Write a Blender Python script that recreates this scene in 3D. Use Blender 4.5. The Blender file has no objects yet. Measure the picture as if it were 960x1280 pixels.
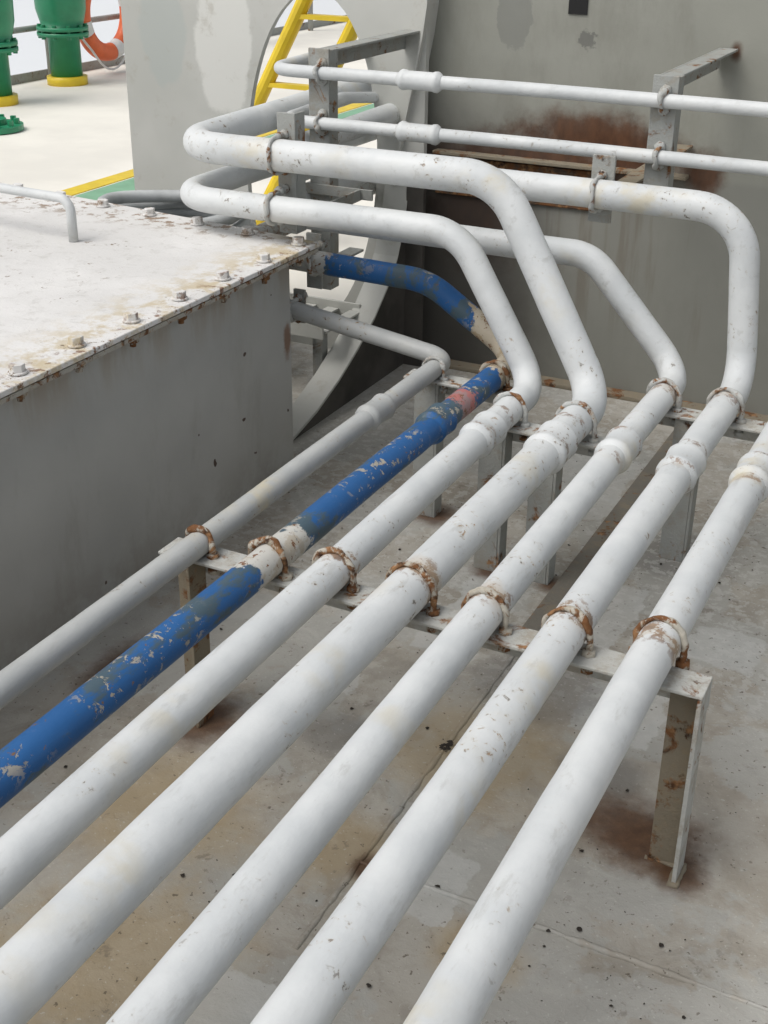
import bpy, bmesh, math, random
from mathutils import Vector, Matrix, noise as mnoise
random.seed(7)
scene=bpy.context.scene
COL=scene.collection

# ------------------------------------------------------------ node helpers
class NT:
    def __init__(s,name):
        s.m=bpy.data.materials.new(name); s.m.use_nodes=True
        s.t=s.m.node_tree; s.t.nodes.clear(); s.cache={}
        s.out=s.t.nodes.new('ShaderNodeOutputMaterial')
        s.b=s.t.nodes.new('ShaderNodeBsdfPrincipled')
        s.t.links.new(s.b.outputs[0],s.out.inputs[0])
        s.tc=s.t.nodes.new('ShaderNodeTexCoord')
        s.co=s.tc.outputs['Object']
    def L(s,a,b): s.t.links.new(a,b)
    def setv(s,inp,v):
        if isinstance(v,bpy.types.NodeSocket): s.L(v,inp)
        elif isinstance(v,(tuple,list)) and len(v)==3 and inp.type=='RGBA': inp.default_value=(*v,1)
        else: inp.default_value=v
    def math(s,op,a,b=0.0):
        n=s.t.nodes.new('ShaderNodeMath'); n.operation=op
        s.setv(n.inputs[0],a); s.setv(n.inputs[1],b)
        return n.outputs[0]
    def noise(s,scale,detail=4,rough=.55,dist=0.0,stretch=None,off=None):
        key=(scale,detail,rough,dist,stretch,off)
        if key in s.cache: return s.cache[key]
        n=s.t.nodes.new('ShaderNodeTexNoise')
        n.inputs['Scale'].default_value=scale; n.inputs['Detail'].default_value=detail
        n.inputs['Roughness'].default_value=rough; n.inputs['Distortion'].default_value=dist
        v=s.co
        if stretch or off:
            mp=s.t.nodes.new('ShaderNodeMapping')
            if stretch: mp.inputs['Scale'].default_value=stretch
            if off: mp.inputs['Location'].default_value=off
            s.L(v,mp.inputs[0]); v=mp.outputs[0]
        s.L(v,n.inputs['Vector']); s.cache[key]=n.outputs['Fac']; return n.outputs['Fac']
    def step(s,v,a,b):
        n=s.t.nodes.new('ShaderNodeMapRange'); n.interpolation_type='SMOOTHSTEP'
        s.setv(n.inputs[0],v); n.inputs[1].default_value=a; n.inputs[2].default_value=b
        return n.outputs[0]
    def inv(s,v): return s.math('SUBTRACT',1.0,v)
    def mul(s,*a):
        r=a[0]
        for x in a[1:]: r=s.math('MULTIPLY',r,x)
        return r
    def mix(s,f,a,b):
        n=s.t.nodes.new('ShaderNodeMix'); n.data_type='RGBA'
        s.setv(n.inputs[0],f); s.setv(n.inputs[6],a); s.setv(n.inputs[7],b)
        return n.outputs[2]
    def xyz(s):
        if 'xyz' not in s.cache:
            n=s.t.nodes.new('ShaderNodeSeparateXYZ'); s.L(s.co,n.inputs[0]); s.cache['xyz']=n.outputs
        return s.cache['xyz']
    def bump(s,h,strength=.3,dist=.002,prev=None):
        n=s.t.nodes.new('ShaderNodeBump'); n.inputs['Strength'].default_value=strength; n.inputs['Distance'].default_value=dist
        s.L(h,n.inputs['Height'])
        if prev: s.L(prev,n.inputs['Normal'])
        return n.outputs[0]
    def band(s,v,c,w):
        return s.inv(s.step(s.math('ABSOLUTE',s.math('SUBTRACT',v,c)),w*.2,w))
    def blob(s,c,r,soft=.5,amt=.6,nscale=14,dims=(0,1),aspect=(1,1)):
        """noisy stain centred on a world point; 1 inside, 0 outside"""
        X=s.xyz()
        a=s.math('MULTIPLY',s.math('SUBTRACT',X[dims[0]],c[0]),1/(r*aspect[0]))
        b=s.math('MULTIPLY',s.math('SUBTRACT',X[dims[1]],c[1]),1/(r*aspect[1]))
        d=s.math('SQRT',s.math('ADD',s.math('MULTIPLY',a,a),s.math('MULTIPLY',b,b)))
        d=s.math('ADD',d,s.math('MULTIPLY',s.math('SUBTRACT',s.noise(nscale,5,.65),.5),amt*3))
        return s.inv(s.step(d,1.0-soft/2,1.0+soft/2))
    def rect(s,c,hx,hy,soft=.01,wob=.03):
        """brushed-on patch with nearly straight but uneven edges"""
        X=s.xyz(); nz=s.math('MULTIPLY',s.math('SUBTRACT',s.noise(11,5,.6),.5),wob*2)
        a=s.math('SUBTRACT',s.math('ABSOLUTE',s.math('SUBTRACT',X[0],c[0])),hx)
        b=s.math('SUBTRACT',s.math('ABSOLUTE',s.math('SUBTRACT',X[1],c[1])),hy)
        d=s.math('ADD',s.math('MAXIMUM',a,b),nz)
        return s.inv(s.step(d,-soft/2,soft/2))
    def fin(s,col,rough=.5,nrm=None,metal=0.0,spec=None):
        s.setv(s.b.inputs['Base Color'],col); s.setv(s.b.inputs['Roughness'],rough)
        s.setv(s.b.inputs['Metallic'],metal)
        if spec is not None: s.b.inputs['Specular IOR Level'].default_value=spec
        if nrm: s.L(nrm,s.b.inputs['Normal'])
        return s.m

RUST=(.17,.075,.030); RUSTD=(.05,.026,.016); RUSTL=(.33,.18,.085)

def mat_pipe(name,base=(.62,.636,.632),wear=1.0,off=0.0,bands=True):
    n=NT(name); X=n.xyz()
    c2=tuple(x*y for x,y in zip(base,(.86,.87,.88)))
    f=n.step(n.noise(8,5,off=(off,0,0)),.35,.65)
    col=n.mix(f,base,c2)
    n19=n.noise(19,5)
    st=n.mul(n.step(n.noise(3.3,3,off=(off,3,1)),.54,.69),n.step(n19,.4,.65))
    col=n.mix(n.math('MULTIPLY',st,.65*wear),col,(.54,.475,.32))
    gr=n.math('MULTIPLY',n.step(n.noise(34,6,.72,stretch=(1,.3,1)),.55,.68),.38*wear)
    col=n.mix(gr,col,(.37,.37,.35))
    chipm=n.step(n.noise(6,2,off=(off,9,4)),.51,.65)
    ch=n.noise(80,5,.68,.5,off=(off,0,0))
    chip=n.mul(n.step(ch,.63,.645),chipm)
    halo=n.mul(n.step(ch,.555,.635),chipm)
    col=n.mix(n.math('MULTIPLY',halo,.34*wear),col,(.43,.36,.25))
    col=n.mix(n.math('MULTIPLY',chip,.85*wear),col,n.mix(n.step(n19,.47,.62),(.13,.115,.10),(.32,.21,.12)))
    if bands:
        low=n.inv(n.step(X[2],.40,.43))
        sc=n.math('MAXIMUM',n.band(X[1],1.495,.048),n.math('MAXIMUM',n.mul(n.band(X[1],2.43,.05),.8),n.math('MAXIMUM',n.mul(n.band(X[1],2.055,.02),.8),n.mul(n.band(X[1],2.16,.02),.8))))
        m=n.mul(sc,low)
        big=n.step(n.math('ADD',n.noise(50,6,.72),n.math('MULTIPLY',m,.14)),.605,.675)
        col=n.mix(n.mul(big,m,.85),col,n.mix(n.noise(80,3),RUSTD,RUSTL))
        wash=n.step(n.math('ADD',n19,n.math('MULTIPLY',m,.11)),.55,.71)
        col=n.mix(n.mul(wash,m,.4),col,(.43,.33,.21))
    b=n.bump(n.noise(130,4,.6),.3,.0012)
    b=n.bump(n.noise(24,4,.5,stretch=(1,.5,1)),.5,.004,b)
    b=n.bump(n.inv(chip),.6,.0012,b)
    return n.fin(col,n.math('ADD',.46,n.math('MULTIPLY',f,.18)),b,spec=.38)

def rust_mat(name,paint=(.55,.56,.55),amt=.5,scale=28,dirt=.3):
    n=NT(name)
    r=n.step(n.noise(scale,6,.68,.5),amt-.04,amt+.05)
    rc=n.mix(n.step(n.noise(75,4),.35,.65),RUSTD,RUSTL)
    rc=n.mix(n.step(n.noise(33,3),.4,.6),rc,RUST)
    pc=n.mix(n.noise(15),paint,tuple(x*.8 for x in paint))
    pc=n.mix(n.math('MULTIPLY',n.step(n.noise(22,6,.7),.48,.65),dirt),pc,(.27,.22,.15))
    col=n.mix(r,pc,rc)
    b=n.bump(n.noise(170,5,.7),.8,.003)
    return n.fin(col,.8,b,spec=.25)

def mat_blue(name,axis,segs,off=0):
    n=NT(name); X=n.xyz(); p=X[axis]
    n26=n.noise(26,5,.65)
    p=n.math('ADD',p,n.math('MULTIPLY',n.math('SUBTRACT',n26,.5),.12))
    col=n.mix(n.noise(9,4),(.015,.080,.225),(.025,.12,.32))
    wn=n.noise(10,6,.68,off=(off,2,0),stretch=(1.4,.5,1))
    col=n.mix(n.math('MULTIPLY',n.step(wn,.50,.57),.85),col,(.07,.10,.10))
    ch=n.mul(n.step(n.noise(42,6,.72,.4),.565,.59),n.step(n.noise(4.5,2),.43,.56))
    col=n.mix(ch,col,n.mix(n26,(.52,.48,.40),(.20,.19,.16)))
    ch2=n.step(n.noise(75,4,.7,.4),.65,.67)
    col=n.mix(ch2,col,(.16,.10,.065))
    for lo,hi,c,c2 in segs:
        m=n.mul(n.step(p,lo-.004,lo+.004),n.inv(n.step(p,hi-.004,hi+.004)))
        cc=n.mix(n.step(n.noise(24,5,.7),.5,.56),c,c2)
        cc=n.mix(n.step(n.noise(50,5,.7),.57,.62),cc,RUST)
        col=n.mix(m,col,cc)
    b=n.bump(n.noise(95,4,.6),.35,.0015)
    b=n.bump(wn,.4,.004,b); b=n.bump(n.inv(ch),.6,.0015,b)
    return n.fin(col,.5,b,spec=.33)

# ------------------------------------------------------------ mesh helpers
def finish(name,bm,mat,parent=None,smooth=False,bevel=0.0):
    me=bpy.data.meshes.new(name); bm.normal_update(); bm.to_mesh(me); bm.free()
    ob=bpy.data.objects.new(name,me); COL.objects.link(ob)
    if mat: me.materials.append(mat)
    if smooth:
        for p in me.polygons: p.use_smooth=True
    if bevel>0:
        md=ob.modifiers.new('bevel','BEVEL'); md.width=bevel; md.segments=2; md.limit_method='ANGLE'
    if parent: ob.parent=parent
    return ob
def empty(name):
    e=bpy.data.objects.new(name,None); e.empty_display_size=.1; COL.objects.link(e); return e
def addbox(bm,a,b):
    a=Vector(a);b=Vector(b)
    vs=[bm.verts.new((x,y,z)) for x in(a.x,b.x) for y in(a.y,b.y) for z in(a.z,b.z)]
    for f in [(0,1,3,2),(4,6,7,5),(0,4,5,1),(2,3,7,6),(0,2,6,4),(1,5,7,3)]:
        bm.faces.new([vs[i] for i in f])
    bmesh.ops.recalc_face_normals(bm,faces=bm.faces)
    return vs
def box(name,a,b,mat,parent=None,bevel=.003):
    bm=bmesh.new(); addbox(bm,a,b); return finish(name,bm,mat,parent,bevel=bevel)
def fillet(pts,rads,seg=12):
    pts=[Vector(p) for p in pts]; out=[pts[0]]
    for i in range(1,len(pts)-1):
        p=pts[i]; a=(pts[i-1]-p).normalized(); b=(pts[i+1]-p).normalized()
        ang=a.angle(b); r=rads[i-1] if isinstance(rads,(list,tuple)) else rads
        if ang>math.pi-.02: out.append(p); continue
        d=r/math.tan(ang/2); d=min(d,(pts[i-1]-p).length*.48 if i>1 else (pts[i-1]-p).length*.9,(pts[i+1]-p).length*.48 if i<len(pts)-2 else (pts[i+1]-p).length*.9)
        r2=d*math.tan(ang/2); c=p+(a+b).normalized()*(r2/math.sin(ang/2))
        s=p+a*d-c; e=p+b*d-c; tot=s.angle(e); axis=s.cross(e).normalized()
        for k in range(seg+1):
            out.append(c+Matrix.Rotation(tot*k/seg,3,axis)@s)
    out.append(pts[-1]); return out
def densify(path,step):
    o=[path[0]]
    for a,b in zip(path,path[1:]):
        k=max(1,int((b-a).length/step))
        for i in range(1,k+1): o.append(a.lerp(b,i/k))
    return o
def addtube(bm,path,r,seg=28,wob=0.0,closed=False,caps=True):
    rf=r if callable(r) else (lambda p,i:r)
    n=len(path); rings=[]
    t0=((path[1]-path[0])).normalized()
    u=t0.orthogonal().normalized()
    prev=t0
    for i,p in enumerate(path):
        if closed: t=(path[(i+1)%n]-path[i-1]).normalized()
        else: t=(path[min(i+1,n-1)]-path[max(i-1,0)]).normalized()
        u=(prev.rotation_difference(t)@u); u=(u-t*u.dot(t)).normalized(); prev=t
        v=t.cross(u)
        ring=[]
        for k in range(seg):
            a=2*math.pi*k/seg; d=u*math.cos(a)+v*math.sin(a)
            rr=rf(p,i)
            if wob: rr*=1+wob*mnoise.noise((p+d*rr)*30)+wob*.6*mnoise.noise((p+d*rr)*90)
            ring.append(bm.verts.new(p+d*rr))
        rings.append(ring)
    for i in range(n if closed else n-1):
        a=rings[i]; b=rings[(i+1)%n]
        for k in range(seg):
            bm.faces.new((a[k],a[(k+1)%seg],b[(k+1)%seg],b[k]))
    if caps and not closed:
        bm.faces.new(rings[0][::-1]); bm.faces.new(rings[-1])
def tube(name,path,r,mat,parent=None,seg=28,wob=0.0,closed=False):
    bm=bmesh.new(); addtube(bm,path,r,seg,wob,closed); return finish(name,bm,mat,parent,smooth=True)
def cyl(bm,c,axis,r,h,seg=16):
    axis=Vector(axis).normalized(); c=Vector(c)
    addtube(bm,[c-axis*h/2,c+axis*h/2],r,seg)
def coupling(name,c,axis,r,mat,parent,length=.07,ext=.007):
    axis=Vector(axis).normalized(); c=Vector(c); L=length/2
    prof=[(-L-.008,.0003),(-L-.005,ext*.2),(-L-.001,ext*.8),(-L+.004,ext*1.15),(-L+.011,ext*1.05),(-L+.016,ext*.8),(0,ext*.8),(L-.016,ext*.8),(L-.011,ext*1.05),(L-.004,ext*1.15),(L+.001,ext*.8),(L+.005,ext*.2),(L+.008,.0003)]
    pts=[c+axis*p[0] for p in prof]
    bm=bmesh.new(); addtube(bm,pts,lambda p,i:r+prof[i][1],36,.03); return finish(name,bm,mat,parent,smooth=True)
def ubolt(name,c,axis,down,r,mat,parent,leg=.06,mr=.0052):
    """hoop round a pipe, open towards 'down', with two legs and nuts"""
    c=Vector(c); axis=Vector(axis).normalized(); dn=Vector(down).normalized(); sd=axis.cross(dn)
    axis=(axis+sd*random.uniform(-.06,.06)+dn*random.uniform(-.08,.08)).normalized()
    R=r+mr*.75; pts=[c+sd*R+dn*leg]
    for k in range(25):
        a=math.pi*k/24; q=c+sd*R*math.cos(a)-dn*R*math.sin(a)+axis*.002*math.sin(a*3+r*99)
        pts.append(q)
    pts.append(c-sd*R+dn*leg)
    bm=bmesh.new(); addtube(bm,densify(pts,.004),mr,12,.7)
    for s in(1,-1):
        cyl(bm,c+sd*R*s+dn*(r-.001),dn,mr*2.1,.012,6)
        cyl(bm,c+sd*R*s+dn*(leg-.006),dn,mr*1.9,.009,6)
    return finish(name,bm,mat,parent,smooth=True)

# ------------------------------------------------------------ materials
M_pipes=[mat_pipe('grey_pipe_paint_%d'%i,wear=w,off=i*3.7) for i,w in enumerate((1,.95,1.1,1.0,1.0))]
M_pipeclean=mat_pipe('light_pipe_paint',(.61,.625,.62),.6,21,False)
M_pipeg=mat_pipe('grey_thin_pipe_paint',(.44,.45,.44),1.2,31,False)
M_rust=rust_mat('rusty_clamp_steel',(.50,.47,.40),.485,38,.6)
M_clampp=rust_mat('painted_clamp_steel',(.50,.51,.49),.55,38,.5)
M_bar=rust_mat('support_bar_paint',(.52,.525,.495),.585,18,.5)
M_legr=rust_mat('rusted_leg_steel',(.27,.235,.175),.555,16,.8)
M_frame=rust_mat('frame_steel_paint',(.37,.38,.36),.61,15,.35)

def mat_deck():
    n=NT('worn_deck_paint'); X=n.xyz()
    n9=n.noise(9,7,.7,.3); n40=n.noise(40,5,.7); n6=n.noise(6,5)
    col=n.mix(n.step(n.noise(1.8,5,.6),.35,.65),(.355,.330,.285),(.43,.41,.365))
    col=n.mix(n.math('MULTIPLY',n.step(n9,.42,.64),.6),col,(.27,.24,.192))
    big=n.noise(4.5,6,.65,.8,off=(5,1,0))
    col=n.mix(n.math('MULTIPLY',n.step(big,.50,.57),.42),col,(.24,.222,.188))
    cool=n.noise(2.6,6,.62,off=(4,2,0))
    col=n.mix(n.math('MULTIPLY',n.step(cool,.50,.53),.5),col,(.39,.397,.378))
    for c,r,a in [((-.87,.98),.16,(1,.8)),((-1.0,1.25),.14,(1,1)),((-.62,1.62),.13,(1,1.3)),((-.45,1.2),.06,(1,1)),((-1.05,.8),.15,(1,1)),((-.72,1.3),.08,(1,1))]:
        col=n.mix(n.math('MULTIPLY',n.blob(c,r,.9,.45,10,aspect=a),.5),col,(.38,.275,.13))
    pale=n.mix(n40,(.42,.43,.415),(.56,.56,.535))
    for c,hx,hy in [((-.445,1.83),.075,.085),((-.70,.93),.085,.10),((-.56,1.30),.05,.07),((-.80,2.02),.06,.16),((-.57,2.13),.055,.14),((-.33,2.12),.07,.07),((-.95,1.72),.05,.05),((-.80,2.7),.10,.18)]:
        col=n.mix(n.math('MULTIPLY',n.rect(c,hx,hy,.006,.045),.65),col,pale)
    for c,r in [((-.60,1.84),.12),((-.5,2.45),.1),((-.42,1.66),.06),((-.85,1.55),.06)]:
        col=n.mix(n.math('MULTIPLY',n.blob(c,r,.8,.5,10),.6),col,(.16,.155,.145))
    pm=n.step(X[1],1.7,2.1)
    col=n.mix(n.mul(n.step(n40,.52,.56),pm,.45),col,(.52,.52,.495))
    dk=n.mul(n.step(n.noise(27,6,.75,.3,off=(2,2,0)),.59,.64),n.step(big,.46,.58))
    col=n.mix(n.math('MULTIPLY',dk,.5),col,(.14,.115,.085))
    sp=n.mul(n.step(n.noise(85,3,.6),.64,.68),n.step(n.noise(4,2,off=(1,1,0)),.40,.52))
    col=n.mix(n.math('MULTIPLY',sp,.75),col,(.08,.06,.04))
    col=n.mix(n.math('MULTIPLY',n.step(n.noise(130,2,.6),.64,.70),.35),col,(.57,.56,.52))
    rc=n.mix(n.noise(50,4),(.03,.014,.009),(.16,.083,.040))
    for c,r,a in [((-.335,1.55),.080,(1.3,.85)),((-.30,1.52),.06,(1.0,1)),((-.66,1.285),.022,(1,1.3)),((-.245,1.48),.035,(1,1.1)),((-1.08,1.48),.07,(1,1)),((-.7,2.2),.03,(1,1)),((-1.3,1.55),.05,(1,2)),((-1.05,2.38),.05,(1,1)),((-.84,2.2),.035,(1,1))]:
        col=n.mix(n.math('MULTIPLY',n.blob(c,r,1.2,.36,26,aspect=a),.92),col,rc)
    b=n.bump(n.noise(60,6,.7),.5,.003); b=n.bump(n9,.6,.007,b)
    r=n.math('ADD',.40,n.math('MULTIPLY',n6,.4))
    return n.fin(col,r,b,spec=.4)
M_deck=mat_deck()

def mat_wall():
    n=NT('grey_green_wall_paint'); X=n.xyz()
    col=n.mix(n.step(n.noise(1.6,4),.35,.65),(.265,.268,.232),(.315,.316,.277))
    col=n.mix(n.math('MULTIPLY',n.step(n.noise(7,6,.7,stretch=(1,1,.35)),.45,.7),.4),col,(.205,.203,.17))
    for c,r,a in [((-1.28,.98),.055,(.9,1.6)),((-1.0,1.25),.1,(1,1))]:
        col=n.mix(n.math('MULTIPLY',n.blob(c,r,.12,.5,9,dims=(0,2),aspect=a),.45),col,(.17,.175,.163))
    sc=n.blob((-1.08,.93),.022,.3,.9,50,dims=(0,2)); col=n.mix(n.math('MULTIPLY',sc,.7),col,(.13,.13,.12))
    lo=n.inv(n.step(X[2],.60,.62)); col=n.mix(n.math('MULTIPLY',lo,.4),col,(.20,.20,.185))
    rc=n.mix(n.noise(45,4,stretch=(1,1,.5)),(.028,.013,.008),(.16,.07,.032))
    for c,r,a in [((-1.2,.60),.13,(2.6,.6)),((-.95,.665),.07,(2.2,.9)),((-.74,.62),.045,(1,1.3)),((-1.38,.46),.10,(1.3,1.5)),((-.70,.925),.013,(1,1.6)),((-1.05,.70),.06,(3.0,.9))]:
        col=n.mix(n.math('MULTIPLY',n.blob(c,r,1.1,.40,18,dims=(0,2),aspect=a),.93),col,rc)
    st=n.mul(n.step(n.noise(14,5,.6,stretch=(1,1,.08)),.54,.65),n.step(X[2],.1,.3),n.inv(n.step(X[2],.5,.62)))
    col=n.mix(n.math('MULTIPLY',st,.35),col,(.14,.10,.065))
    shade=n.blob((-1.42,.26),.30,1.1,.2,5,dims=(0,2),aspect=(.9,1.4)); col=n.mix(n.math('MULTIPLY',shade,.8),col,(.035,.03,.027))  # shade beside the knee bracket, painted into the wall colour
    b=n.bump(n.noise(80,5,.7),.25,.002); b=n.bump(n.noise(3,3),.4,.012,b)
    return n.fin(col,.6,b,spec=.3)
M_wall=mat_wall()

def mat_plate():
    n=NT('pale_bulkhead_paint')
    col=n.mix(n.step(n.noise(2.2,4),.35,.65),(.46,.465,.43),(.53,.53,.495))
    col=n.mix(n.math('MULTIPLY',n.blob((-2.15,.86),.12,.15,.3,6,dims=(0,2),aspect=(.8,1.6)),.8),col,(.68,.68,.64))
    col=n.mix(n.math('MULTIPLY',n.blob((-2.35,.9),.1,.2,.35,6,dims=(0,2),aspect=(.8,1.5)),.5),col,(.40,.44,.42))
    col=n.mix(n.math('MULTIPLY',n.step(n.noise(12,6,.7),.56,.7),.4),col,(.36,.33,.27))
    b=n.bump(n.noise(60,5,.7),.2,.002)
    return n.fin(col,.65,b,spec=.3)
M_plate=mat_plate()
def simple(name,c,rough=.5,var=.12,scale=12,bs=60,bd=.0015,spec=None):
    n=NT(name); col=n.mix(n.step(n.noise(scale,5),.35,.65),c,tuple(x*(1-var) for x in c))
    return n.fin(col,rough,n.bump(n.noise(bs,4),.3,bd),spec=spec)
def mat_boxside():
    n=NT('box_side_paint'); X=n.xyz(); n9=n.noise(9,6,.7,stretch=(1,1,.3))
    col=n.mix(n.step(n.noise(2.5,4),.3,.7),(.37,.372,.355),(.43,.432,.412))
    col=n.mix(n.math('MULTIPLY',n.step(n9,.52,.7),.35),col,(.28,.27,.24))
    t=n.mul(n.step(X[2],.42,.56),n.step(n.noise(12,5,.7,stretch=(1,1,.2)),.40,.6))
    col=n.mix(n.math('MULTIPLY',t,.6),col,(.28,.215,.135))
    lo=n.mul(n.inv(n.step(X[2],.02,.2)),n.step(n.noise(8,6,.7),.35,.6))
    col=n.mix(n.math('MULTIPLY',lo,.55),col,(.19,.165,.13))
    sp=n.step(n.noise(20,2,off=(3,0,2)),.755,.765); col=n.mix(sp,col,(.07,.045,.035))
    ru=n.blob((2.365,.36),.025,.8,.5,26,dims=(1,2),aspect=(.6,1.6)); col=n.mix(n.math('MULTIPLY',ru,.8),col,RUST)
    return n.fin(col,.55,n.bump(n.noise(70,5),.25,.002),spec=.35)
def mat_lid():
    n=NT('box_lid_paint'); X=n.xyz(); n48=n.noise(48,6,.75,.5)
    col=n.mix(n.step(n.noise(3,5),.35,.65),(.62,.61,.59),(.71,.70,.68))
    g=n.step(n.noise(26,6,.75,.3),.50,.68); col=n.mix(n.math('MULTIPLY',g,.4),col,(.43,.415,.38))
    ed=n.step(X[0],-1.56,-1.40)
    e=n.mul(ed,n.step(n.noise(17,6,.7),.44,.60)); col=n.mix(n.math('MULTIPLY',e,.8),col,(.50,.41,.25))
    e2=n.mul(n.step(X[0],-1.45,-1.365),n.step(n.noise(40,5,.7),.54,.61)); col=n.mix(n.math('MULTIPLY',e2,.9),col,RUST)
    e3=n.mul(n.step(X[1],2.32,2.43),n.step(n.noise(30,5,.7),.53,.61)); col=n.mix(n.math('MULTIPLY',e3,.85),col,(.22,.14,.08))
    c=n.mul(n.step(n48,.62,.635),n.step(n.noise(5,2),.49,.60)); col=n.mix(c,col,(.19,.14,.09))
    return n.fin(col,.7,n.bump(n48,.55,.003),spec=.25)
M_side=mat_boxside(); M_lid=mat_lid()
M_green=simple('green_paint',(.025,.25,.12),.35)
M_yellow=simple('yellow_paint',(.80,.58,.03),.4)
M_orange=simple('lifebuoy_orange',(.80,.16,.05),.5)
M_white=simple('white_paint',(.78,.78,.76),.5)
M_odeck=simple('outer_deck_paint',(.82,.79,.71),.7,.12,1.5)
M_gdeck=simple('green_deck_paint',(.22,.42,.27),.7)
M_black=simple('black_opening',(.012,.012,.012),.8)
M_hose=simple('hose_rubber',(.50,.52,.52),.6,.3,8)
M_dark=simple('dark_grit',(.03,.024,.018),.9)

# ------------------------------------------------------------ pipe bank
ZB=.33
def wobble(path,amp=.0018):
    return [p+Vector((mnoise.noise(p*3),mnoise.noise(p*3+Vector((9,0,0))),mnoise.noise(p*3+Vector((0,9,0)))))*amp for p in path]
def pipe(name,pts,rads,r,mat,front_y,rear_y,coup_y,front_mat=None):
    e=empty(name)
    path=wobble(densify(fillet(pts,rads),.02))
    tube('run',path,r,mat,e,36,.012)
    def at(y):
        a,b=Vector(pts[0]),Vector(pts[1]); t=(y-a.y)/(b.y-a.y); return a.lerp(b,t)
    if front_y: ubolt('u_bolt_front',at(front_y),(0,1,0),(0,0,-1),r,front_mat or M_rust,e,r+.03)
    if rear_y: ubolt('u_bolt_rear',at(rear_y),(0,1,0),(0,0,-1),r,M_clampp,e,r+.03)
    if coup_y: coupling('coupling',at(coup_y),(0,1,0),r,mat,e,.078,.0062)
    return e
rA,rB,rC,rD,rE,rF,rG=.030,.030,.028,.034,.0285,.0265,.0205
FY=1.485
pA=pipe('grey_steel_pipe',[(-.318,-.8,ZB+rA),(-.325,3.33,ZB+rA)],.1,rA,M_pipes[0],1.52,2.44,2.12)
pB=pipe('grey_steel_pipe',[(-.443,-.8,ZB+rB),(-.448,2.58,ZB+rB),(-.49,2.60,.712),(-1.60,2.60,.71),(-1.62,3.9,.71)],[.09,.11,.1],rB,M_pipes[1],FY,2.44,2.10)
pC=pipe('grey_steel_pipe',[(-.558,-.8,ZB+rC),(-.575,2.57,ZB+rC),(-.79,2.57,.59),(-1.60,2.57,.59),(-1.62,3.9,.57)],[.07,.10,.1],rC,M_pipes[2],FY,2.44,2.13)
pD=pipe('large_grey_steel_pipe',[(-.715,-.8,ZB+rD),(-.681,2.335,ZB+rD),(-.94,2.40,.765),(-1.70,2.40,.762),(-1.75,3.9,.77)],[.085,.14,.10],rD,M_pipes[3],FY,2.21,2.07)
pE=pipe('grey_steel_pipe',[(-.815,-.8,ZB+rE),(-.823,2.36,ZB+rE),(-1.015,2.38,.655),(-1.71,2.38,.65),(-1.75,3.9,.63)],[.07,.12,.10],rE,M_pipes[4],1.49,2.22,2.08)
WH=(.52,.51,.47)
mBl=mat_blue('blue_pipe_paint_run',1,[(1.40,1.545,WH,(.44,.40,.33)),(2.16,2.225,(.40,.15,.14),(.3,.2,.2)),(2.36,2.56,(.50,.45,.36),(.36,.30,.22))])
mBu=mat_blue('blue_pipe_paint_bend',0,[(-1.03,-.60,(.52,.46,.36),(.42,.34,.23)),(-9,-1.395,(.45,.46,.44),(.35,.3,.25))],5)
pF=empty('blue_steel_pipe')
pth=fillet([(-.935,-.8,ZB+rF),(-.922,2.52,ZB+rF),(-1.14,2.51,.50),(-1.66,2.52,.505),(-1.70,3.9,.5)],[.065,.16,.1])
cut=Vector((-.9225,2.40,ZB+rF))
tube('run',wobble(densify([pth[0],cut],.02)),rF,mBl,pF,36,.012)
tube('upper_bend',wobble(densify([cut-Vector((0,.002,0))]+[p for p in pth[1:]],.02)),rF*.985,mBu,pF,36,.012)
ubolt('u_bolt_front',(-.930,1.475,ZB+rF),(0,1,0),(0,0,-1),rF,M_rust,pF,rF+.03,.006)
ubolt('u_bolt_rear',(-.923,2.385,ZB+rF),(0,1,0),(0,0,-1),rF,M_rust,pF,rF+.03)
coupling('coupling',(-.925,2.09,ZB+rF),(0,1,0),rF,mBl,pF,.06,.006)
pG=pipe('thin_grey_steel_pipe',[(-1.055,-.8,ZB+rG),(-1.062,2.45,ZB+rG),(-1.52,2.47,.405),(-1.8,2.60,.42)],[.045,.1],rG,M_pipeg,1.48,2.38,2.10)
for par,c,r in [(pD,(-1.455,2.40,.762),rD),(pE,(-1.455,2.38,.652),rE),(pF,(-1.43,2.515,.505),rF),(pG,(-1.46,2.467,.396),rG)]:
    ubolt('u_bolt_upper',c,(1,0,0),(0,1,0),r,M_clampp,par,r+.03)
ubolt('u_bolt_upper',(-.80,2.60,.711),(1,0,0),(0,1,0),rB,M_clampp,pB,rB+.03)
rU=.0148
for z,yb in((.887,2.735),(.772,2.735)):
    e=empty('small_grey_steel_pipe')
    dx=-1.665 if z>.8 else -1.64
    pts=[(.9,yb,z),(dx,yb,z),(dx-.03,3.1,z+.0),(dx+.02,3.9,z-.1)]
    tube('run',wobble(densify(fillet(pts,[.06,.1]),.03)),rU,M_pipeclean,e,24,.01)
    coupling('coupling',(-1.275,yb,z),(1,0,0),rU,M_pipeclean,e,.095,.0075)
    ubolt('u_bolt',(-.715,yb,z),(1,0,0),(0,1,0),rU,M_clampp,e,rU+.03,.006)
    ubolt('u_bolt',(-1.535,yb,z),(1,0,0),(0,1,0),rU,M_clampp,e,rU+.03,.006)

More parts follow.
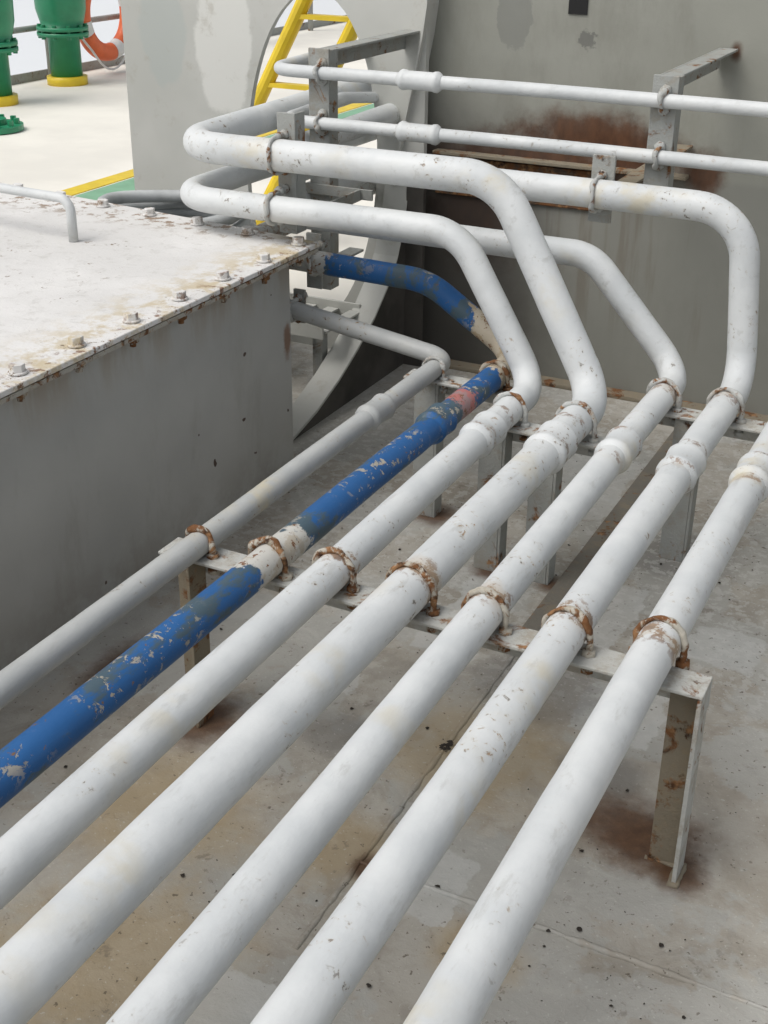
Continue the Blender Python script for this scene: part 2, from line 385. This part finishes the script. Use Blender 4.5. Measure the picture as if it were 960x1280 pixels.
# ------------------------------------------------------------ supports
s=empty('pipe_support_frame')
bm=bmesh.new(); addbox(bm,(-1.125,1.455,ZB-.006),(-.243,1.512,ZB)); addbox(bm,(-1.125,1.505,ZB-.05),(-.243,1.511,ZB-.0065))
finish('cross_bar',bm,M_bar,s,bevel=.0015)
bm=bmesh.new(); addbox(bm,(-.295,1.497,.0),(-.2505,1.503,ZB-.007)); finish('leg_web',bm,M_legr,s,bevel=.001)
bm=bmesh.new(); addbox(bm,(-.25,1.456,.0),(-.2435,1.503,ZB-.007)); finish('leg_flange',bm,M_bar,s,bevel=.001)
bm=bmesh.new(); addbox(bm,(-1.12,1.497,.0),(-1.075,1.503,ZB-.052)); addbox(bm,(-1.074,1.456,0),(-1.068,1.503,ZB-.007)); finish('leg_left',bm,M_legr,s,bevel=.001)
bm=bmesh.new(); addtube(bm,densify([Vector((-.30,1.495,.001)),Vector((-.252,1.495,.001)),Vector((-.252,1.454,.001)),Vector((-.242,1.454,.001)),Vector((-.242,1.506,.001))],.005),.0035,8,.9)
finish('weld_bead',bm,M_legr,s,smooth=True)
def rear(x0,x1,y,legs):
    s=empty('pipe_support_frame')
    bm=bmesh.new(); addbox(bm,(x0,y-.028,ZB-.006),(x1,y+.028,ZB)); addbox(bm,(x0,y+.021,ZB-.045),(x1,y+.027,ZB-.0065))
    finish('cross_bar',bm,M_bar,s,bevel=.0015)
    for lx in legs:
        bm=bmesh.new(); addbox(bm,(lx,y-.02,0),(lx+.05,y-.014,ZB-.007)); addbox(bm,(lx+.0505,y-.02,0),(lx+.056,y+.02,ZB-.007))
        finish('leg',bm,M_frame,s,bevel=.001)
rear(-1.125,-.865,2.385,[-1.10])
rear(-.885,-.615,2.215,[-.875,-.765])
rear(-.625,-.1,2.44,[-.54])
def bracket(x,yf,z0,z1,ywall,w=.055,armz=.915):
    s=empty('wall_pipe_bracket')
    bm=bmesh.new(); addbox(bm,(x,yf,z0),(x+w,yf+.008,z1)); addbox(bm,(x+w-.007,yf+.0085,z0),(x+w,yf+.045,z1-.003))
    finish('post',bm,M_frame,s,bevel=.0015)
    bm=bmesh.new(); addbox(bm,(x+.004,yf+.01,armz-.03),(x+.010,ywall,armz+.018)); addbox(bm,(x+.0105,yf+.01,armz+.012),(x+.05,ywall,armz+.018))
    finish('arm',bm,M_frame,s,bevel=.0015)
bracket(-.745,2.752,.655,.936,3.315)
bracket(-1.575,2.752,.36,.938,3.262)
s=empty('wall_pipe_bracket')
box('post',(-.825,2.632,.645),(-.775,2.64,.785),M_frame,s,.0015); box('arm',(-.822,2.641,.690),(-.778,3.315,.696),M_legr,s,.001)
s=empty('pipe_clip_post')
bm=bmesh.new(); addbox(bm,(-1.475,2.436,.585),(-1.43,2.444,.845)); addbox(bm,(-1.4365,2.4445,.585),(-1.43,2.48,.845)); finish('post',bm,M_frame,s,bevel=.0015)
bm=bmesh.new(); addbox(bm,(-1.4365,2.4805,.695),(-1.43,2.743,.720)); addbox(bm,(-1.4365,2.4805,.60),(-1.43,2.743,.625)); finish('arm_back',bm,M_frame,s,bevel=.001)
bm=bmesh.new(); addbox(bm,(-1.585,2.7435,.695),(-1.40,2.7505,.720)); addbox(bm,(-1.585,2.7435,.60),(-1.40,2.7505,.625)); finish('cross_strap',bm,M_frame,s,bevel=.001)
bm=bmesh.new(); addbox(bm,(-1.47,2.545,.43),(-1.43,2.553,.56)); addbox(bm,(-1.475,2.49,.36),(-1.445,2.498,.44)); addbox(bm,(-1.47,2.5545,.47),(-1.43,2.76,.476)); finish('lower_brackets',bm,M_frame,s,bevel=.001)

# ------------------------------------------------------------ deck, wall, bulkhead
bm=bmesh.new()
addbox(bm,(-3.78,-3,-.3),(3.5,14,0)); finish('steel_deck',bm,M_deck)
bm=bmesh.new(); addbox(bm,(-6.25,-3,-.3),(-3.785,14,0)); finish('outer_deck',bm,M_odeck)
bm=bmesh.new(); addbox(bm,(-3.3,3.45,.0),(-1.2,13.9,.004)); finish('outer_deck_walkway',bm,M_odeck)
bm=bmesh.new(); addbox(bm,(-3.78,3,.0),(-3.304,13.9,.004)); finish('green_deck_strip',bm,M_gdeck)
bm=bmesh.new(); addbox(bm,(-3.90,-2,.0),(-3.80,13.9,.004)); finish('yellow_deck_line',bm,M_yellow)
bm=bmesh.new(); addbox(bm,(-400,-400,-12.2),(400,900,-12)); finish('sea',bm,simple('hazy_sea',(.70,.72,.73),.6,.05,.02,.5,.1))
bm=bmesh.new()
addbox(bm,(-.695,1.95,0.0),(-.660,3.27,.007)); finish('deck_strip',bm,rust_mat('deck_strip_paint',(.21,.195,.165),.59,20,.5),bevel=.002)
bm=bmesh.new(); addtube(bm,densify([Vector((-.68,1.29,.0)),Vector((.6,1.285,.0))],.008),.0045,8,.7)
addtube(bm,densify([Vector((-.672,1.1,.0)),Vector((-.675,1.95,.0))],.008),.0045,8,.7); finish('deck_weld_seam',bm,M_deck,smooth=True)
bm=bmesh.new()
def flake(x,y,s):
    k=random.randint(4,7); a0=random.random()*6
    vs=[bm.verts.new((x+math.cos(a0+i*2*math.pi/k)*s*random.uniform(.4,1.1),y+math.sin(a0+i*2*math.pi/k)*s*random.uniform(.4,1.1),.0015+random.random()*.002)) for i in range(k)]
    t=bm.verts.new((x,y,.003+s*.4))
    for i in range(k): bm.faces.new((vs[i],vs[(i+1)%k],t))
for cx,cy,sp,nn in [(-.36,1.27,.04,8),(-.26,1.18,.05,14),(-.66,1.6,.015,6),(-.3,1.3,.25,34),(-.8,1.7,.3,34),(-.6,2.3,.3,60),(-.9,2.1,.25,60),(-.2,1.1,.1,8),(-.95,2.6,.2,30),(-.7,1.1,.2,20)]:
    for i in range(nn): flake(random.gauss(cx,sp),random.gauss(cy,sp),random.choice((.001,.0015,.0015,.002,.002,.003,.005)))
for i in range(9): flake(-.672+random.gauss(0,.004),1.60+random.gauss(0,.012),.007)
finish('paint_debris',bm,M_dark)

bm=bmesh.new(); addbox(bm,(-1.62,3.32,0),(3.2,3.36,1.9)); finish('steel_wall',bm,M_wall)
s=empty('wall_ledge')
bm=bmesh.new(); addbox(bm,(-1.49,3.285,.612),(-.78,3.3195,.622)); finish('ledge',bm,M_legr,s,bevel=.002)
bm=bmesh.new(); addbox(bm,(-1.49,3.31,.50),(-1.0,3.3195,.605)); finish('doubler',bm,rust_mat('rusted_doubler',(.10,.07,.05),.44,20),s,bevel=.003)
box('wall_opening',(-1.135,3.3165,.99),(-1.085,3.3195,1.06),M_black,None,0)
box('wall_base_angle',(-1.49,3.27,0),(3.2,3.3195,.012),M_legr,None,.002)

def holeplate(name,x0,x1,z0,z1,cx,cz,ax,az,rot,y0,y1,mat,N=96):
    bm=bmesh.new()
    def corner(a):
        d=Vector((math.cos(a),math.sin(a))); ts=[]
        if d.x>1e-9: ts.append((x1-cx)/d.x)
        if d.x<-1e-9: ts.append((x0-cx)/d.x)
        if d.y>1e-9: ts.append((z1-cz)/d.y)
        if d.y<-1e-9: ts.append((z0-cz)/d.y)
        t=min(ts); return cx+d.x*t,cz+d.y*t
    angs=sorted([2*math.pi*k/N for k in range(N)]+[math.atan2(zz-cz,xx-cx)%(2*math.pi) for xx in(x0,x1) for zz in(z0,z1)])
    F=[];B=[]
    for a in angs:
        la=a-rot; rr=1/math.sqrt((math.cos(la)/ax)**2+(math.sin(la)/az)**2)
        ix,iz=cx+math.cos(a)*rr,cz+math.sin(a)*rr; ox,oz=corner(a)
        F.append((bm.verts.new((ix,y0,iz)),bm.verts.new((ox,y0,oz)))); B.append((bm.verts.new((ix,y1,iz)),bm.verts.new((ox,y1,oz))))
    n=len(angs)
    for i in range(n):
        j=(i+1)%n
        bm.faces.new((F[i][0],F[i][1],F[j][1],F[j][0])); bm.faces.new((B[i][0],B[j][0],B[j][1],B[i][1]))
        bm.faces.new((F[i][0],F[j][0],B[j][0],B[i][0])); bm.faces.new((F[i][1],B[i][1],B[j][1],F[j][1]))
    bmesh.ops.recalc_face_normals(bm,faces=bm.faces)
    return finish(name,bm,mat)
bh=holeplate('bulkhead_plate',-2.50,-1.505,0,1.9,-1.865,.545,.215,.475,math.radians(-3),3.262,3.282,M_plate)
bm=bmesh.new(); cv=[(-1.585,.52),(-1.57,.62),(-1.55,.72),(-1.528,.82),(-1.508,.92),(-1.497,1.0),(-1.494,1.1),(-1.494,1.9)]
q=[]
for x,z in cv:
    q.append([bm.verts.new((x-.006,3.243,z)),bm.verts.new((x,3.243,z)),bm.verts.new((x,3.319,z)),bm.verts.new((x-.006,3.319,z))])
for a,b in zip(q,q[1:]):
    for i in range(4): bm.faces.new((a[i],a[(i+1)%4],b[(i+1)%4],b[i]))
bm.faces.new(q[0]); bm.faces.new(q[-1]); bmesh.ops.recalc_face_normals(bm,faces=bm.faces)
finish('edge_flange',bm,M_plate,bh)
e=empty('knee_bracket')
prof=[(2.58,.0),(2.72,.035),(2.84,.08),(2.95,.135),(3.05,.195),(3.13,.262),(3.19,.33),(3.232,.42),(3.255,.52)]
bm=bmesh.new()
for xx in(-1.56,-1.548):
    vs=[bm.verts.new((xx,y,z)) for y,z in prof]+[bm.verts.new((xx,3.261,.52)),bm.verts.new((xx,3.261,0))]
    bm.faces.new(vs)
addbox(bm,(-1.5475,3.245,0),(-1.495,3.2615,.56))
finish('web',bm,simple('shaded_bracket_paint',(.085,.078,.068),.8,.5,6),e)  # shade on the bracket face is put into its dark base colour
bm=bmesh.new()
for (y0,z0),(y1,z1) in zip(prof,prof[1:]):
    q=[]
    for o in(0,.008):
        q.append([bm.verts.new((x,y,z+o)) for (x,y,z) in((-1.62,y0,z0),(-1.545,y0,z0),(-1.545,y1,z1),(-1.62,y1,z1))])
    for f in q: bm.faces.new(f)
    for i in range(4): bm.faces.new((q[0][i],q[0][(i+1)%4],q[1][(i+1)%4],q[1][i]))
bmesh.ops.remove_doubles(bm,verts=bm.verts,dist=.0001); bmesh.ops.recalc_face_normals(bm,faces=bm.faces)
finish('face_flange',bm,M_plate,e)

# ------------------------------------------------------------ steel box with bolted lid
e=empty('steel_storage_box')
bx=[(-1.415,-.5),(-1.42,2.385),(-3.1,2.56),(-3.1,-.5)]
def slab(name,poly,z0,z1,mat,par,bev):
    bm=bmesh.new(); a=[bm.verts.new((x,y,z0)) for x,y in poly]; b=[bm.verts.new((x,y,z1)) for x,y in poly]
    n=len(poly)
    for i in range(n): bm.faces.new((a[i],a[(i+1)%n],b[(i+1)%n],b[i]))
    bm.faces.new(a); bm.faces.new(b); bmesh.ops.recalc_face_normals(bm,faces=bm.faces); return finish(name,bm,mat,par,bevel=bev)
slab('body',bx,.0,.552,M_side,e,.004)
lx=[(-1.362,-.55),(-1.375,2.435),(-3.15,2.65),(-3.15,-.55)]
slab('flange',lx,.5525,.562,rust_mat('flange_edge',(.42,.40,.35),.54,30,.6),e,.0015)
lx2=[(x+.003 if x>-2 else x,y+.002) for x,y in lx]
slab('lid',lx2,.5645,.575,M_lid,e,.002)
bm=bmesh.new(); bm2=bmesh.new()
pts=[(-1.40,2.395-.152*i) for i in range(18)]+[(-1.40-.148*i,2.40+.0179*i) for i in range(1,9)]
for x,y in pts:
    x+=random.uniform(-.003,.003)
    cyl(bm,(x,y,.578),(0,0,1),.0165,.004,16)
    tl=(random.uniform(-.06,.06),random.uniform(-.06,.06),1)
    cyl(bm,(x,y,.5855),tl,.0135,.013,6)
    if x>-1.45: cyl(bm2,(x,y,.544),(0,0,1),.0125,.014,6); cyl(bm2,(x,y,.534),(0,0,1),.006,.012,8)
finish('bolt_heads',bm,M_lid,e,bevel=.001); finish('bolt_nuts',bm2,M_rust,e)
tube('lifting_handle',fillet([(-1.848,2.18,.575),(-1.848,2.18,.668),(-2.25,2.20,.668),(-2.25,2.20,.575)],.03),.0105,M_pipeclean,e,16)

# ------------------------------------------------------------ things beyond
# hose coil: loops laid on one another, slightly offset
bm=bmesh.new()
rs=random.Random(3)
for k in range(14):
    R=.22+rs.uniform(-.03,.03); cx,cy=-2.13+rs.uniform(-.02,.02),2.92+rs.uniform(-.015,.015); z=.018+k*.0345
    addtube(bm,[Vector((cx+R*math.cos(a*math.pi/24),cy+R*.85*math.sin(a*math.pi/24),max(.018,z+.008*math.sin(a*math.pi/12+k)))) for a in range(48)],.018,12,closed=True)
finish('hose_coil',bm,M_hose,smooth=True)
e=empty('cable_tray')
bm=bmesh.new()
for k in range(6): addbox(bm,(-1.98+k*.07,2.86,.20),(-1.945+k*.07,3.06,.206))
addbox(bm,(-2.0,2.85,.185),(-1.60,2.858,.225)); addbox(bm,(-2.0,3.062,.185),(-1.60,3.07,.225)); finish('tray',bm,M_plate,e,bevel=.001)
bm=bmesh.new()
for xx in(-1.95,-1.66): addbox(bm,(xx,2.90,0),(xx+.03,2.93,.19))
finish('feet',bm,M_frame,e)
e=empty('yellow_ladder')
bm=bmesh.new()
for dx in(0,.24):
    a=Vector((-2.93+dx,4.2,0)); b=Vector((-2.30+dx,4.2,1.10)); addtube(bm,[a,b],.028,12)
for t in(.15,.35,.55,.77,.95):
    p=Vector((-2.93,4.2,0)).lerp(Vector((-2.30,4.2,1.10)),t); addbox(bm,p+Vector((0,-.02,-.008)),p+Vector((.24,.02,.008)))
finish('ladder_frame',bm,M_yellow,e)
def vent(x,y,sc=1.0):
    e=empty('green_vent_pipe')
    def rv(prof,name,mat):
        bm=bmesh.new(); pts=[Vector((x,y,z*sc)) for z,_ in prof]; addtube(bm,pts,lambda p,i:prof[i][1]*sc,28); o=finish(name,bm,mat,e)
        for p in o.data.polygons: p.use_smooth=len(p.vertices)==4 and abs(p.normal.z)<.5
    rv([(0,.135),(.055,.135),(.056,.125)],'base_collar',M_yellow)
    rv([(.056,.105),(.31,.105),(.311,.17),(.335,.17),(.336,.12),(.345,.12),(.346,.17),(.37,.17),(.371,.135),(.42,.15),(.48,.165),(.62,.17),(.95,.17),(1.05,.13),(1.1,.05)],'body',M_green)
    bm=bmesh.new()
    for k in range(10):
        a=k*math.pi/5; cyl(bm,(x+.15*math.cos(a)*sc,y+.15*math.sin(a)*sc,.34*sc),(0,0,1),.014*sc,.09*sc,6)
    finish('flange_bolts',bm,M_green,e)
vent(-5.95,7.12); vent(-5.80,6.25,1.0)
e=empty('green_flange_cap')
bm=bmesh.new(); cyl(bm,(-5.20,5.55,.02),(0,0,1),.17,.03,28); cyl(bm,(-5.20,5.55,.04),(0,0,1),.08,.05,20)
for k in range(10):
    a=k*math.pi/5; cyl(bm,(-5.20+.135*math.cos(a),5.55+.135*math.sin(a),.045),(0,0,1),.016,.04,6)
finish('flange',bm,M_green,e)
e=empty('ship_railing')
bm=bmesh.new()
for z in(.35,.7,1.05): addtube(bm,[Vector((-6.15,2,z)),Vector((-6.15,13.5,z))],.02,10)
for k in range(10): addtube(bm,[Vector((-6.15,2.4+k*1.2,0)),Vector((-6.15,2.4+k*1.2,1.05))],.024,10)
finish('rails',bm,M_frame,e,smooth=True)
bm=bmesh.new(); addbox(bm,(-6.25,-2,0),(-6.235,13.8,.06)); finish('coaming',bm,M_frame,e)
e=empty('lifebuoy')
c=Vector((-6.04,7.70,.40))
def arc(a0,a1,r,rr,nm,mat):
    pts=[c+Vector((0,math.cos(a)*r,math.sin(a)*r)) for a in [a0+(a1-a0)*k/16 for k in range(17)]]
    tube(nm,pts,rr,mat,e,18)
for k in range(4):
    a=k*math.pi/2+.3
    arc(a+.16,a+math.pi/2-.16,.26,.06,'ring_segment',M_orange); arc(a-.165,a+.165,.26,.062,'reflective_band',M_white)
rp=[c+Vector((.03,math.cos(a)*(.345+.03*math.cos(4*a)),math.sin(a)*(.345+.03*math.cos(4*a)))) for a in [2*math.pi*k/48 for k in range(48)]]
tube('grab_rope',rp,.008,M_white,e,8,closed=True)

# ------------------------------------------------------------ camera
cam=bpy.data.cameras.new('camera'); co=bpy.data.objects.new('camera',cam); COL.objects.link(co)
p,y,r=[math.radians(a) for a in(26.65,26.34,.64)]
Mx=Matrix.Rotation(y,4,'Z')@Matrix.Rotation(math.pi/2-p,4,'X')@Matrix.Rotation(r,4,'Z')
co.matrix_world=Matrix.Translation((0,0,1.31))@Mx
cam.sensor_fit='VERTICAL'; cam.sensor_height=36; cam.lens=36*1596.2/1280; cam.clip_start=.02; cam.clip_end=2000
scene.camera=co
# ------------------------------------------------------------ light
w=bpy.data.worlds.new('World'); scene.world=w; w.use_nodes=True; nt=w.node_tree
bg=nt.nodes['Background']; sky=nt.nodes.new('ShaderNodeTexSky'); sky.sky_type='NISHITA'; sky.sun_disc=False
el,az=math.radians(58),math.radians(-145)
sky.sun_elevation=el; sky.sun_rotation=az; sky.dust_density=4; sky.air_density=1.0
hs=nt.nodes.new('ShaderNodeHueSaturation'); hs.inputs['Saturation'].default_value=.27
nt.links.new(sky.outputs[0],hs.inputs['Color']); nt.links.new(hs.outputs[0],bg.inputs[0]); bg.inputs[1].default_value=.15
sl=bpy.data.lights.new('sun','SUN'); so=bpy.data.objects.new('sun',sl); COL.objects.link(so)
sl.energy=1.35; sl.angle=math.radians(38); sl.color=(1,.97,.93)
d=Vector((math.sin(az)*math.cos(el),math.cos(az)*math.cos(el),math.sin(el)))
so.rotation_euler=d.to_track_quat('Z','Y').to_euler()
scene.view_settings.view_transform='Standard'; scene.view_settings.look='None'; scene.view_settings.exposure=0
